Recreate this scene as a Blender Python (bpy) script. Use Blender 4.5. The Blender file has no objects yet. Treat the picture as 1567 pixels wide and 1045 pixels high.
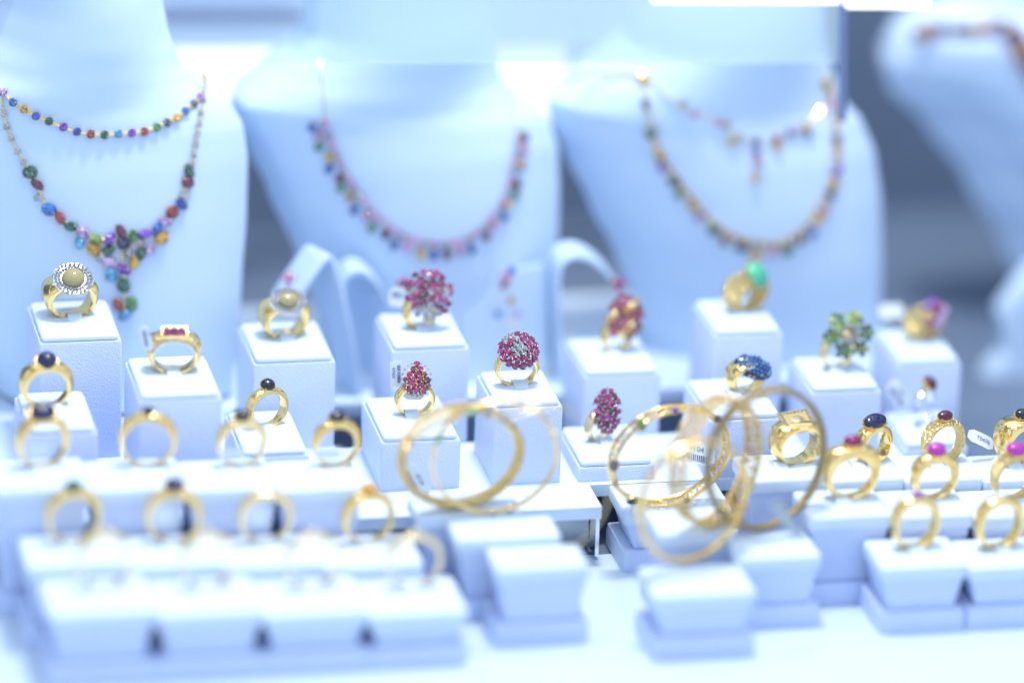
import bpy, bmesh, math, random
from mathutils import Vector, Matrix, Euler
random.seed(11)
R_ = math.radians
S = bpy.context.scene
COL = S.collection
CM = 0.01
# ------------------------------------------------------------------ camera
PW, PH, FPX = 1567.0, 1045.0, 8000.0
YAW, PITCH, ROLL, DIST = R_(12.2), R_(20.5), 0.034, 2.54
fw = Vector((math.sin(YAW)*math.cos(PITCH), math.cos(YAW)*math.cos(PITCH), -math.sin(PITCH)))
rt0 = Vector((math.cos(YAW), -math.sin(YAW), 0))
up0 = rt0.cross(fw)
rt = rt0*math.cos(ROLL) + up0*math.sin(ROLL)
up = up0*math.cos(ROLL) - rt0*math.sin(ROLL)
ORG = Vector((0, 0, 3*CM))
CAM = ORG - DIST*(fw + rt*((798-PW/2)/FPX) - up*((742-PH/2)/FPX))
cd = bpy.data.cameras.new('camera'); cam = bpy.data.objects.new('camera', cd); COL.objects.link(cam)
m = Matrix((rt, up, -fw)).transposed().to_4x4(); m.translation = CAM
cam.matrix_world = m
cd.sensor_width = 36; cd.lens = 36*FPX/PW
cd.clip_start = 0.05; cd.clip_end = 60
cd.dof.use_dof = True; cd.dof.aperture_fstop = 1.3; cd.dof.aperture_blades = 0
S.camera = cam
def ray(px, py):
    return fw + rt*((px-PW/2)/FPX) - up*((py-PH/2)/FPX)
def pt(px, py, Y):                       # world point seen at a pixel, on the upright plane y = Y (cm)
    d = ray(px, py); t = (Y*CM - CAM.y)/d.y
    return CAM + d*t
def ptz(px, py, Z):
    d = ray(px, py); t = (Z*CM - CAM.z)/d.z
    return CAM + d*t
foc = pt(790, 560, 2.2)
cd.dof.focus_distance = (foc-CAM).dot(fw)
# ------------------------------------------------------------------ light
W = bpy.data.worlds.new('World'); S.world = W; W.use_nodes = True
nt = W.node_tree; nt.nodes.clear()
wo = nt.nodes.new('ShaderNodeOutputWorld'); bg = nt.nodes.new('ShaderNodeBackground')
tc = nt.nodes.new('ShaderNodeTexCoord'); sp = nt.nodes.new('ShaderNodeSeparateXYZ'); rp = nt.nodes.new('ShaderNodeValToRGB')
nt.links.new(tc.outputs['Generated'], sp.inputs[0])
mr = nt.nodes.new('ShaderNodeMapRange'); mr.inputs['From Min'].default_value = -1; mr.inputs['From Max'].default_value = 1
nt.links.new(sp.outputs['Z'], mr.inputs['Value']); nt.links.new(mr.outputs[0], rp.inputs[0]); 
wn = nt.nodes.new('ShaderNodeTexNoise'); wn.inputs['Scale'].default_value = 2.6; wn.inputs['Detail'].default_value = 1.5; wm = nt.nodes.new('ShaderNodeMapping'); wm.inputs['Scale'].default_value = (1, 1, 2.4)  # patchy bright and dark surroundings added for contrast in gold reflections
nt.links.new(tc.outputs['Generated'], wm.inputs[0]); nt.links.new(wm.outputs[0], wn.inputs['Vector'])
wr = nt.nodes.new('ShaderNodeMapRange'); wr.inputs['From Min'].default_value = .42; wr.inputs['From Max'].default_value = .58; wr.inputs['To Min'].default_value = .22; wr.inputs['To Max'].default_value = 1.65
nt.links.new(wn.outputs[0], wr.inputs['Value'])
wx = nt.nodes.new('ShaderNodeVectorMath'); wx.operation = 'SCALE'; nt.links.new(rp.outputs[0], wx.inputs[0]); nt.links.new(wr.outputs[0], wx.inputs['Scale']); nt.links.new(wx.outputs[0], bg.inputs[0])
e = rp.color_ramp.elements; e[0].position = 0.35; e[0].color = (.38, .48, .86, 1); e[1].position = 0.75; e[1].color = (.72, .88, 1.10, 1)
bg.inputs[1].default_value = 1.0
nt.links.new(bg.outputs[0], wo.inputs[0])
def area(name, loc, target, size, power, color=(1, 1, 1), size_y=None):
    l = bpy.data.lights.new(name, 'AREA'); l.energy = power; l.color = color; l.size = size
    if size_y: l.shape = 'RECTANGLE'; l.size_y = size_y
    else: l.shape = 'DISK'
    o = bpy.data.objects.new(name, l); COL.objects.link(o); o.location = loc
    o.rotation_euler = (Vector(target)-Vector(loc)).to_track_quat('-Z', 'Y').to_euler()
    return o
area('ceiling_softbox', (0.04, 0.06, 1.15), (0.03, 0.02, 0.05), 0.20, 9.0, (1, .985, .95), 0.12)
for k, (x, y, z, p) in enumerate([(-.30, .20, .95, .30), (.05, .24, .95, .35), (.40, .18, .95, .30), (-.15, -.35, 1.0, .35), (.28, -.38, 1.0, .35)]):
    area('sparkle_light', (x, y, z), (x*.5, 0, .05), .045, p, (1, .95, .86))  # unseen small lamps added to put sparkle on gold and gems
S.render.engine = 'CYCLES'
vs = S.view_settings; vs.view_transform = 'Standard'; vs.look = 'None'; vs.exposure = 0.14; vs.gamma = 1
# ------------------------------------------------------------------ materials
MATS = {}
def mat(name, col, rough=.5, metal=0, spec=.5, bump=None, var=0, ior=None, trans=0, coat=0, alpha=1, emis=None):
    m = bpy.data.materials.new(name); m.use_nodes = True; n = m.node_tree; b = n.nodes['Principled BSDF']
    b.inputs['Base Color'].default_value = (*col, 1); b.inputs['Roughness'].default_value = rough
    b.inputs['Metallic'].default_value = metal; b.inputs['Specular IOR Level'].default_value = spec
    if ior: b.inputs['IOR'].default_value = ior
    b.inputs['Transmission Weight'].default_value = trans; b.inputs['Coat Weight'].default_value = coat
    b.inputs['Alpha'].default_value = alpha
    if emis: b.inputs['Emission Color'].default_value = (*emis[0], 1); b.inputs['Emission Strength'].default_value = emis[1]
    if bump or var:
        t = n.nodes.new('ShaderNodeTexCoord')
        no = n.nodes.new('ShaderNodeTexNoise'); no.inputs['Scale'].default_value = bump[0] if bump else 300; no.inputs['Detail'].default_value = 3
        n.links.new(t.outputs['Object'], no.inputs['Vector'])
        if bump:
            bu = n.nodes.new('ShaderNodeBump'); bu.inputs['Strength'].default_value = bump[1]; bu.inputs['Distance'].default_value = bump[2]
            if len(bump) > 3:
                vo = n.nodes.new('ShaderNodeTexVoronoi'); vo.inputs['Scale'].default_value = bump[0]; n.links.new(t.outputs['Object'], vo.inputs['Vector'])
                n.links.new(vo.outputs['Distance'], bu.inputs['Height'])
            else: n.links.new(no.outputs[0], bu.inputs['Height'])
            n.links.new(bu.outputs[0], b.inputs['Normal'])
        if var:
            n2 = n.nodes.new('ShaderNodeTexNoise'); n2.inputs['Scale'].default_value = 45; n2.inputs['Detail'].default_value = 4
            n.links.new(t.outputs['Object'], n2.inputs['Vector'])
            mx = n.nodes.new('ShaderNodeMix'); mx.data_type = 'RGBA'
            mx.inputs[6].default_value = (*[c*(1-var) for c in col], 1); mx.inputs[7].default_value = (*[min(1, c*(1+var)) for c in col], 1)
            n.links.new(n2.outputs[0], mx.inputs[0]); n.links.new(mx.outputs[2], b.inputs['Base Color'])
    MATS[name] = m
    return m
mat('leather', (.61, .71, .95), .46, spec=.35, bump=(1000, .6, .0004, 1), var=.04)
mat('pad', (.66, .78, .94), .55, spec=.25, bump=(1100, .3, .0003), var=.03)
mat('bust', (.61, .76, .95), .6, spec=.15, bump=(700, .12, .0002), var=.02)
mat('floor', (.60, .71, .82), .35, spec=.3, bump=(60, .03, .0005), var=.02)
mat('shelf', (.72, .84, .97), .35, bump=(500, .12, .0003), var=.03)
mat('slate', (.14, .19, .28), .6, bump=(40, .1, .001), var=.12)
mat('steel', (.42, .46, .50), .25, metal=.6, bump=(30, .2, .002), var=.3)
mat('gold', (1.0, .71, .28), .17, metal=1, bump=(900, .12, .0002))
mat('gold_pale', (1.0, .78, .42), .22, metal=1, bump=(900, .2, .0003))
mat('gold_rough', (1.0, .74, .32), .24, metal=1, bump=(900, 1, .0015, 1))
mat('gold_aged', (.42, .32, .16), .38, metal=1, bump=(1500, .8, .0006, 1))
mat('silver', (.86, .88, .93), .15, metal=1)
mat('paper', (.76, .83, .90), .6, bump=(400, .05, .0001))
mat('ink', (.12, .16, .36), .7)
mat('glass_edge', (.14, .20, .38), .1, spec=.8, coat=.5)
def gem(n, c, r=.05, ior=1.75):
    mat(n+'_cab', c, .07, spec=.5, ior=1.6, coat=.2)
    m = mat(n, c, r, spec=.5, ior=ior, coat=.2); painted_facets(m, c)
def painted_facets(m, c, lo=.35, hi=1.8, bs=.4, sc=1.9):
    n = m.node_tree; b = n.nodes['Principled BSDF']
    t = n.nodes.new('ShaderNodeTexCoord'); oi = n.nodes.new('ShaderNodeObjectInfo'); ad = n.nodes.new('ShaderNodeVectorMath'); ad.operation = 'ADD'
    n.links.new(t.outputs['Object'], ad.inputs[0]); n.links.new(oi.outputs['Random'], ad.inputs[1])
    v = n.nodes.new('ShaderNodeTexVoronoi'); v.inputs['Scale'].default_value = sc; n.links.new(ad.outputs[0], v.inputs['Vector'])
    sx = n.nodes.new('ShaderNodeSeparateXYZ'); n.links.new(v.outputs['Color'], sx.inputs[0])
    mx = n.nodes.new('ShaderNodeMix'); mx.data_type = 'RGBA'; mx.inputs[6].default_value = (*[q*lo for q in c], 1); mx.inputs[7].default_value = (*[min(1, q*hi+.03) for q in c], 1)  # dark and bright facet reflections painted into the base colour per cell
    n.links.new(sx.outputs[0], mx.inputs[0]); n.links.new(mx.outputs[2], b.inputs['Base Color'])
    bu = n.nodes.new('ShaderNodeBump'); bu.inputs['Strength'].default_value = bs; bu.inputs['Distance'].default_value = .25
    n.links.new(v.outputs['Distance'], bu.inputs['Height']); n.links.new(bu.outputs[0], b.inputs['Normal'])
gem('ruby', (.21, .002, .085)); gem('ruby_light', (.33, .012, .17)); gem('maroon', (.10, .004, .03)); gem('garnet', (.24, .025, .015))
gem('amethyst', (.17, .04, .42)); gem('lilac', (.46, .31, .76)); gem('navy', (.008, .012, .07)); gem('sapphire', (.015, .05, .34))
gem('blue', (.015, .12, .42)); gem('sky', (.08, .34, .74)); gem('emerald', (.012, .09, .05)); gem('green', (.08, .26, .08)); gem('peridot', (.28, .42, .09))
gem('citrine', (.60, .30, .02)); gem('pink', (.72, .27, .46)); gem('pink_cab', (.46, .03, .38)); gem('onyx', (.006, .008, .02)); gem('jade', (.08, .50, .30)); gem('catseye', (.38, .34, .16)); gem('coral', (.6, .2, .2))
painted_facets(mat('diamond', (.6, .68, .88), .10, metal=.12, spec=.5, ior=1.8), (.70, .77, .93), .5, 1.5, .7, 2.2)
mat('diamond_cab', (.8, .85, .95), .05)
mat('pearl_cab', (.86, .78, .58), .12, coat=.6)
mat('pearl', (.86, .78, .58), .12, coat=.6)
mat('diamond_pave', (.84, .88, 1.0), .08, metal=.55, bump=(1600, 1, .0012, 1))
def lampmat(name, col, s):
    m = bpy.data.materials.new(name); m.use_nodes = True; n = m.node_tree; n.nodes.clear()
    o = n.nodes.new('ShaderNodeOutputMaterial'); em = n.nodes.new('ShaderNodeEmission'); em.inputs[0].default_value = (*col, 1); em.inputs[1].default_value = s
    n.links.new(em.outputs[0], o.inputs[0]); MATS[name] = m
lampmat('lamp', (.92, 1, 1), 1.25)
lampmat('lamp_tube', (.96, 1, 1), 1.6)
def haze_mat(name, col, f):  # reflection haze put into a milky see-through material, fading in along x
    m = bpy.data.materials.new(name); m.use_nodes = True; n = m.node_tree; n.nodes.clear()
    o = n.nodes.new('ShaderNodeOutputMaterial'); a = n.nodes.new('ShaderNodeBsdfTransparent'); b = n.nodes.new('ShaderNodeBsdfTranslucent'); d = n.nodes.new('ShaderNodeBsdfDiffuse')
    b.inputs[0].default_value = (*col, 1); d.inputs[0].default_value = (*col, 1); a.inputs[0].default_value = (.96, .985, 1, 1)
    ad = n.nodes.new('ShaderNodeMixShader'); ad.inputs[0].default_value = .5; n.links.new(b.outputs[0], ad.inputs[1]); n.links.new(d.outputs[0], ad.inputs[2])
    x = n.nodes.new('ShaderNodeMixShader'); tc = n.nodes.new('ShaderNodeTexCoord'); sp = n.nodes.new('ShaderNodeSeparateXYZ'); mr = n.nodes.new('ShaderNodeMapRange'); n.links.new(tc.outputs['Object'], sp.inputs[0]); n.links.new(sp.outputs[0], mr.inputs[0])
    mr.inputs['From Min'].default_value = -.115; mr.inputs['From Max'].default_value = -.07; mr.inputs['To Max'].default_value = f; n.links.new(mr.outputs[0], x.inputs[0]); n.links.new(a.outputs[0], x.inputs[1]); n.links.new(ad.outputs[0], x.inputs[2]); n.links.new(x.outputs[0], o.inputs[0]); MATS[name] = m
haze_mat('haze_film', (.9, 1, 1), .42)
# ------------------------------------------------------------------ mesh helpers
class MB:
    def __init__(s): s.v = []; s.f = []
    def loft(s, loops, closed=False, caps=True):
        n = len(loops[0]); b = len(s.v)
        for l in loops: s.v += [tuple(p) for p in l]
        L = len(loops)
        for i in range(L if closed else L-1):
            a = b+i*n; c = b+((i+1) % L)*n
            for k in range(n):
                k2 = (k+1) % n
                s.f.append((a+k, a+k2, c+k2, c+k))
        if caps and not closed:
            s.f.append(tuple(range(b+n-1, b-1, -1))); s.f.append(tuple(range(b+(L-1)*n, b+L*n)))
        return s
    def box(s, x0, x1, y0, y1, z0, z1):
        return s.loft([[(x0, y0, z), (x1, y0, z), (x1, y1, z), (x0, y1, z)] for z in (z0, z1)])
    def ball(s, c, r, n=8, m=5, sc=(1, 1, 1)):
        L = []
        for i in range(m+1):
            t = math.pi*(i/m); t = min(max(t, .05), math.pi-.05)
            L.append([(c[0]+r*sc[0]*math.sin(t)*math.cos(2*math.pi*k/n), c[1]+r*sc[1]*math.sin(t)*math.sin(2*math.pi*k/n), c[2]-r*sc[2]*math.cos(t)) for k in range(n)])
        return s.loft(L)
    def tube(s, pts, r, n=8, closed=False):
        P = [Vector(p) for p in pts]; L = []; N = len(P); u = None
        for i in range(N):
            if closed: t = P[(i+1) % N]-P[i-1]
            else: t = P[min(i+1, N-1)]-P[max(i-1, 0)]
            t.normalize()
            if u is None: u = t.orthogonal().normalized()
            u = (u - t*u.dot(t)).normalized(); w = t.cross(u)
            rr = r[i] if isinstance(r, (list, tuple)) else r
            L.append([P[i]+u*rr*math.cos(2*math.pi*k/n)+w*rr*math.sin(2*math.pi*k/n) for k in range(n)])
        return s.loft(L, closed)
    def build(s, name, m, parent=None, smooth=True, loc=None):
        me = bpy.data.meshes.new(name); me.from_pydata([tuple(p) for p in s.v], [], s.f)
        bm = bmesh.new(); bm.from_mesh(me); bmesh.ops.recalc_face_normals(bm, faces=bm.faces); bm.to_mesh(me); bm.free()
        me.materials.append(MATS[m])
        if smooth:
            me.shade_smooth(); me.set_sharp_from_angle(angle=R_(40))
        o = bpy.data.objects.new(name, me); COL.objects.link(o); o.parent = parent
        if loc is not None: o.location = loc
        return o
def rrect(w, d, r, z, n=5, cx=0, cy=0):
    P = []
    r = max(min(r, w/2*.98, d/2*.98), 1e-5)
    for (sx, sy, a0) in ((1, -1, -90), (1, 1, 0), (-1, 1, 90), (-1, -1, 180)):
        for k in range(n+1):
            a = R_(a0+90*k/n)
            P.append((cx+sx*(w/2-r)+r*math.cos(a), cy+sy*(d/2-r)+r*math.sin(a), z))
    return P
def thing(name, label, cat, loc=(0, 0, 0), rot=(0, 0, 0), group=None):
    o = bpy.data.objects.new(name, None); COL.objects.link(o); o.location = loc; o.rotation_euler = rot
    o['label'] = label; o['category'] = cat; o.empty_display_size = .01
    if group: o['group'] = group
    return o
def struct(name, mb, m, kind='structure', smooth=False):
    o = mb.build(name, m, None, smooth); o['kind'] = kind; return o
# ---- gem meshes (unit size: width 2, seen from +z)
GC = {}
def gem_mesh(shape, m):
    if (shape, m) in GC: return GC[(shape, m)]
    b = MB()
    if shape == 'cab':
        n = 20; L = []
        for i in range(7):
            a = R_(90*i/6); rr = max(math.cos(a), .02)
            L.append([(rr*math.cos(2*math.pi*k/n), rr*math.sin(2*math.pi*k/n), .75*math.sin(a)) for k in range(n)])
        b.loft([[(x, y, -.3) for x, y, z in L[0]]]+L)
    else:
        if shape == 'round': out = [(math.cos(R_(22.5*k)), math.sin(R_(22.5*k))) for k in range(16)]
        elif shape == 'marquise': out = [(.62*math.cos(R_(22.5*k))*abs(math.cos(R_(22.5*k)))**.0, 1.15*math.sin(R_(22.5*k))) for k in range(16)]
        else: out = [(.7, -1), (1, -.7), (1, .7), (.7, 1), (-.7, 1), (-1, .7), (-1, -.7), (-.7, -1)]
        n = len(out)
        def ring(s, z, tw=0):
            c, q = math.cos(tw), math.sin(tw)
            return [((x*c-y*q)*s, (x*q+y*c)*s, z) for x, y in out]
        tw = R_(11.25) if shape == 'round' else 0
        b.loft([ring(.25, -.7), ring(.95, -.05), ring(1, .03), ring(.82, .27, tw), ring(.52, .42)])
    me = bpy.data.meshes.new('gem_'+shape); me.from_pydata(b.v, [], b.f)
    bm = bmesh.new(); bm.from_mesh(me); bmesh.ops.recalc_face_normals(bm, faces=bm.faces); bm.to_mesh(me); bm.free()
    me.materials.append(MATS[m+'_cab' if shape == 'cab' and m+'_cab' in MATS else m])
    if shape == 'cab': me.shade_smooth()
    GC[(shape, m)] = me
    return me
NAMES = {'diamond': 'diamond', 'pearl': 'pearl'}
def stone(parent, p, nrm, shape, m, sx, sy=None, roll=0, name='gemstone', sz=None):
    me = gem_mesh(shape, m); o = bpy.data.objects.new(name, me); COL.objects.link(o); o.parent = parent
    sy = sy or sx; sz = sz or min(sx, sy)
    n = Vector(nrm).normalized()
    x = Vector((1, 0, 0)) - n*n.x
    if x.length < .2: x = Vector((0, 1, 0)) - n*n.y
    x.normalize(); y = n.cross(x)
    M = Matrix((x, y, n)).transposed().to_4x4() @ Matrix.Rotation(roll, 4, 'Z') @ Matrix.Diagonal((sx, sy, sz, 1))
    M.translation = Vector(p); o.matrix_local = M
    return o
# ------------------------------------------------------------------ the setting
struct('floor', MB().box(-1.3, 1.6, -1.2, -.02, -.03, 0), 'floor')
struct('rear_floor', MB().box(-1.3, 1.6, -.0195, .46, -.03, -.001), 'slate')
XR = pt(1478, 672, 1).x
XA = pt(921, 775, -3.2).x; XL = pt(512, 690, 6).x
b = MB().box(-.75, XA, -.032, .058, .0238, .030).box(XA+.0001, XR, -.004, .058, .0238, .030).box(-.75, XL, .0581, .1179, .0238, .030); struct('display_shelf', b, 'shelf')
b = MB().box(-.75, XR+.01, .118, .26, .022, .030); struct('rear_shelf', b, 'shelf')
b = MB().box(-.75, XA-.001, -.012, -.007, .001, .0235); struct('shelf_riser', b, 'steel')
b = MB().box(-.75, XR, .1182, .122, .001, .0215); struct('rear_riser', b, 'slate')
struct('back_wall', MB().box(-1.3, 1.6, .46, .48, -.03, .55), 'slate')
sup = MB(); p = pt(912, 800, -2.2); sup.box(p.x-.0009, p.x+.0009, -.026, -.014, .0015, .0235)
o = sup.build('acrylic_upright', 'silver', None, False); o['label'] = 'thin clear upright under the white shelf edge beside the dark gap'; o['category'] = 'shelf support'
# ------------------------------------------------------------------ display blocks
BL = {}
def block(key, px0, px1, py, Y, depth, zb, label, group='white ring display blocks', kind='block', clip=True, padh=.0028, name='display_block'):
    a = pt(px0, py, Y); c = pt(px1, py, Y)
    w = c.x-a.x; ztop = (a.z+c.z)/2; zb *= CM; d = depth*CM; cx = (a.x+c.x)/2; cy = Y*CM+d/2
    if kind == 'box': padh = .0062
    t = thing(name, label, 'display block' if kind == 'block' else 'ring box', (cx, cy, zb), group=group)
    h = ztop-zb
    if kind == 'block':
        L = [rrect(w, d, .0012, z) for z in (0, h-padh-.0012)]+[rrect(w-.0008, d-.0008, .0012, h-padh-.0004)]
        MB().loft(L).build('body', 'leather', t)
        pw, pd = w-.003, d-.003
        base = h-padh+.0001
    else:   # flared pad, tapered waist and a wide foot
        fh = min(.0105, h*.36)
        L = [rrect(w+.0015, d+.0015, .002, z) for z in (0, fh*.6)]+[rrect(w+.0005, d+.0005, .002, fh), rrect(w*.80, d*.86, .0015, fh+.0003), rrect(w*.955, d*.95, .0015, h-padh-.001)]
        MB().loft(L[:3]).build('foot', 'leather', t)
        MB().loft(L[3:]).build('body', 'leather', t)
        pw, pd = w+.0006, d-.0002
        base = h-padh-.0006
    L = [rrect(pw, pd, .002, base), rrect(pw, pd, .002, h-.0013)]
    for k in range(1, 5):
        a2 = R_(90*k/4); ins = .0026*(1-math.cos(a2)); L.append(rrect(pw-ins*2, pd-ins*2, .002, h-.0013+.0011*math.sin(a2)))
    L.append(rrect(pw*.55, pd*.55, .003, h+.0002)); L.append(rrect(pw*.1, pd*.1, .0005, h+.0003))
    MB().loft(L).build('pad', 'pad', t)
    if clip:
        L = []
        cw = .0062
        for k in range(9):
            x = -1+k/4; z = h+.0026*(1-abs(x)**2.4)-.0004
            L.append([(-cw/2*(1+.12*abs(x)), .0065*x, z), (cw/2*(1+.12*abs(x)), .0065*x, z), (cw/2, .0065*x*.9, h-.001), (-cw/2, .0065*x*.9, h-.001)])
        MB().loft(L).build('clip', 'pad', t)
    BL[key] = (cx, cy, ztop, w, d)
    return t
G1 = 'square white leatherette ring blocks'
block('b0', 40, 150, 656, 0, 5.2, 3, 'low white block at the left edge holding a dark blue stone gold ring', G1)
block('b1', 60, 187, 515, 6, 5.3, 3, 'tall white block in front of the left bust under the wide olive stone ring', G1)
block('b190', 213, 341, 603, 0, 5.4, 3, 'white block under the ring with a red baguette stone', G1)
block('b2', 388, 514, 547, 6, 5.3, 3, 'tall white block under the gold ring with diamond halo, before the first gap between busts', G1)
block('b345', 370, 474, 690, 0, 5.6, 3, 'low white block under the thin gold ring with round black stone', G1)
block('b4', 600, 719, 527, 5.9, 4.9, 0, 'tall white block under the spiky ruby spray ring', G1)
block('b3', 584, 706, 667, 0, 5.6, 3, 'white block under the small pointed ruby cluster ring, left of centre', G1)
block('b5', 757, 862, 615, .1, 4.6, 3, 'white block under the flower ring of rubies round white diamonds', G1)
block('b6', 886, 1003, 705, 0, 5.0, 3, 'very low white block under the oval honeycomb ruby ring', G1)
block('b7', 895, 1012, 567, 5.9, 5.0, 0, 'white block under the tilted ruby and gold ring near the arched stand', G1)
block('b8', 1094, 1199, 505, 5.9, 4.8, 0, 'white block under the textured ring with pale green stone', G1)
block('bG', 1085, 1198, 634, -.35, 5.2, 3, 'white block under the ring with a blue pave dome', G1)
block('bH', 1243, 1350, 592, 2.2, 4.6, 3, 'white block under the green stone wreath ring', G1)
block('bI', 1374, 1472, 550, 5.9, 4.8, 0, 'tall white block at right under the fluted ring with purple stones', G1)
block('bJ', 1385, 1482, 678, 1.0, 4.6, 3, 'low white block at right under the open silver ring with dark purple stone', G1)
G2 = 'flared white ring boxes in rows'
ords = ['first', 'second', 'third', 'fourth']
for i, (a, c) in enumerate([(-8, 138), (142, 285), (289, 424), (428, 556)]):
    block('L1%d' % i, a, c, 748, -5.6, 3.9, 0, '%s box from the left in the rearmost blurred row of ring boxes at lower left' % ords[i], G2, 'box', name='ring_box')
for i, (a, c) in enumerate([(42, 192), (195, 342), (345, 494), (497, 648)]):
    block('L2%d' % i, a, c, 864, -9.6, 3.8, 0, '%s box from the left in the middle blurred row of ring boxes at lower left' % ords[i], G2, 'box', name='ring_box')
for i, (a, c) in enumerate([(76, 239), (242, 403), (406, 563), (566, 716)]):
    block('L3%d' % i, a, c, 937, -13.9, 4.2, 0, '%s box from the left in the front blurred row at the bottom left edge' % ords[i], G2, 'box', name='ring_box')
for i, (a, c) in enumerate([(1147, 1264), (1267, 1384), (1387, 1504), (1507, 1624)]):
    block('R1%d' % i, a, c, 733, -5.5, 3.4, 0, '%s box from the left in the rear sharp row of ring boxes at right' % ords[i], G2, 'box', name='ring_box')
for i, (a, c) in enumerate([(1241, 1364), (1367, 1489), (1492, 1615)]):
    block('R2%d' % i, a, c, 789, -9.3, 3.5, 0, '%s box from the left in the middle row of ring boxes at right' % ords[i], G2, 'box', name='ring_box')
for i, (a, c) in enumerate([(1352, 1480), (1486, 1614)]):
    block('R3%d' % i, a, c, 866, -13, 3.6, 0, ['front row ring box at right with its whole left side showing', 'front row ring box cut by the right picture edge'][i], G2, 'box', name='ring_box')
G3 = 'white boxes carrying bangles'
block('C3', 640, 800, 786, -6.1, 2.8, 0, 'white box under the left pair of bangles beside the shelf edge', G3, 'box', False, name='bangle_box')
block('C2', 700, 858, 822, -9.0, 2.7, 0, 'white box just behind the blurred front box at bottom centre', G3, 'box', False, name='bangle_box')
block('C1', 762, 902, 868, -12.0, 2.8, 0, 'blurred white box at bottom centre left of the open floor patch', G3, 'box', False, name='bangle_box')
block('D3', 958, 1120, 780, -4.3, 3.7, 0, 'tall white box right of the dark gap, below the flower bangle', G3, 'box', False, name='bangle_box')
block('D4', 1010, 1122, 815, -9.8, 3.2, 0, 'white box behind the stepped front box, below the overlapping bangles', G3, 'box', False, name='bangle_box')
block('D2', 1130, 1257, 852, -11.6, 3.3, 0, 'white box with a slanting shadow-grey tag behind it, left of the right hand rows', G3, 'box', False, name='bangle_box')
block('D1', 1003, 1157, 908, -14.6, 3.6, 0, 'single stepped white box nearest the viewer at bottom right of centre', G3, 'box', False, name='bangle_box')
# ------------------------------------------------------------------ rings
RG = 'gold rings on white display boxes'
def ring(key, px, Wpx, label, yaw=0, wt=.45, wb=.28, tt=.24, tb=.13, m='gold', lean=0, head=None, dy=0, sink=.06, aspect=1.0, power=1.1, boxy=.35, name='ring'):
    cx, cy, zt, _, _ = BL[key]
    dy = dy+(.55 if key[0] in 'bR' and key not in ('b5', 'b4', 'b3') else (1.0 if key[0] == 'L' else .15))
    p = pt(px, 600, cy/CM+dy); p2 = None
    # the ring stands on the block's own top
    z = zt; d = ray(px, 700)
    for _i in range(6):                                    # follow the pixel column to this height
        q = CAM + ray(px, 700)*((cy+dy*CM-CAM.y)/ray(px, 700).y)
        break
    # column of pixel px at height zt on plane cy
    yy = 700
    for _i in range(12):
        q = pt(px, yy, cy/CM+dy); yy += (q.z-zt)/CM*29
    sc = (q-CAM).dot(fw)/FPX
    Ro = Wpx*sc/2
    t = thing(name, label, 'ring', (q.x, cy+dy*CM, zt), (R_(lean), 0, R_(yaw)), RG)
    wt, wb, tt, tb = wt*1.35*CM, (wb+.12)*1.35*CM, tt*1.55*CM, tb*1.25*CM
    Rin = Ro-tb; N = 56; L = []
    zc = Ro*aspect - sink*CM - tb*.3
    for i in range(N):
        th = 2*math.pi*i/N; s = ((1+math.cos(th))/2)**power
        w = wb+(wt-wb)*s; tk = tb+(tt-tb)*s; rc = Rin+tk/2
        loop = []
        for k in range(12):
            a = 2*math.pi*k/12; ca, sa = math.cos(a), math.sin(a)
            se = lambda v, e: math.copysign(abs(v)**e, v)
            rr = rc+tk/2*(se(ca, .9) if ca > 0 else se(ca, .35))
            if ca > -.2 and boxy:
                n_ = 4.0; q_ = 1/((abs(math.sin(th))**n_+abs(math.cos(th))**n_)**(1/n_))-1; up_ = max(0, min(1, (math.cos(th)+.35)/.6)); rr += rc*q_*boxy*up_*(.5+.5*max(0, ca))
            loop.append((math.sin(th)*rr, w/2*se(sa, .55), zc+math.cos(th)*rr*aspect))
        L.append(loop)
    MB().loft(L, closed=True).build('band', m, t)
    top = Vector((0, 0, zc+(Rin+tt)*aspect))
    if head: head(t, top, dict(Ro=Ro, Rin=Rin, zc=zc, wt=wt, asp=aspect, yaw=R_(yaw), wf=lambda th: wb+(wt-wb)*((1+math.cos(th))/2)**power))
    return t
def face(g, tilt, side=0, v=None):
    Z = Matrix.Rotation(-g['yaw']-R_(8), 3, 'Z')
    return Z@frame(tilt, side)
def frame(tilt, side=0):
    return Euler((R_(tilt), R_(side), 0)).to_matrix()
def disc(mb, c, F, rx, ry, h, n=28, dome=0, flare=1.0, scallop=0):
    L = []
    for z, s in ((-h, flare), (-h*.15, 1), (0, .96), (dome*.7, .6), (dome, .1)):
        L.append([c+F@Vector((rx*s*math.cos(2*math.pi*k/n)*(1+scallop*(k % 2)), ry*s*math.sin(2*math.pi*k/n)*(1+scallop*(k % 2)), z)) for k in range(n)])
    mb.loft(L)
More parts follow.
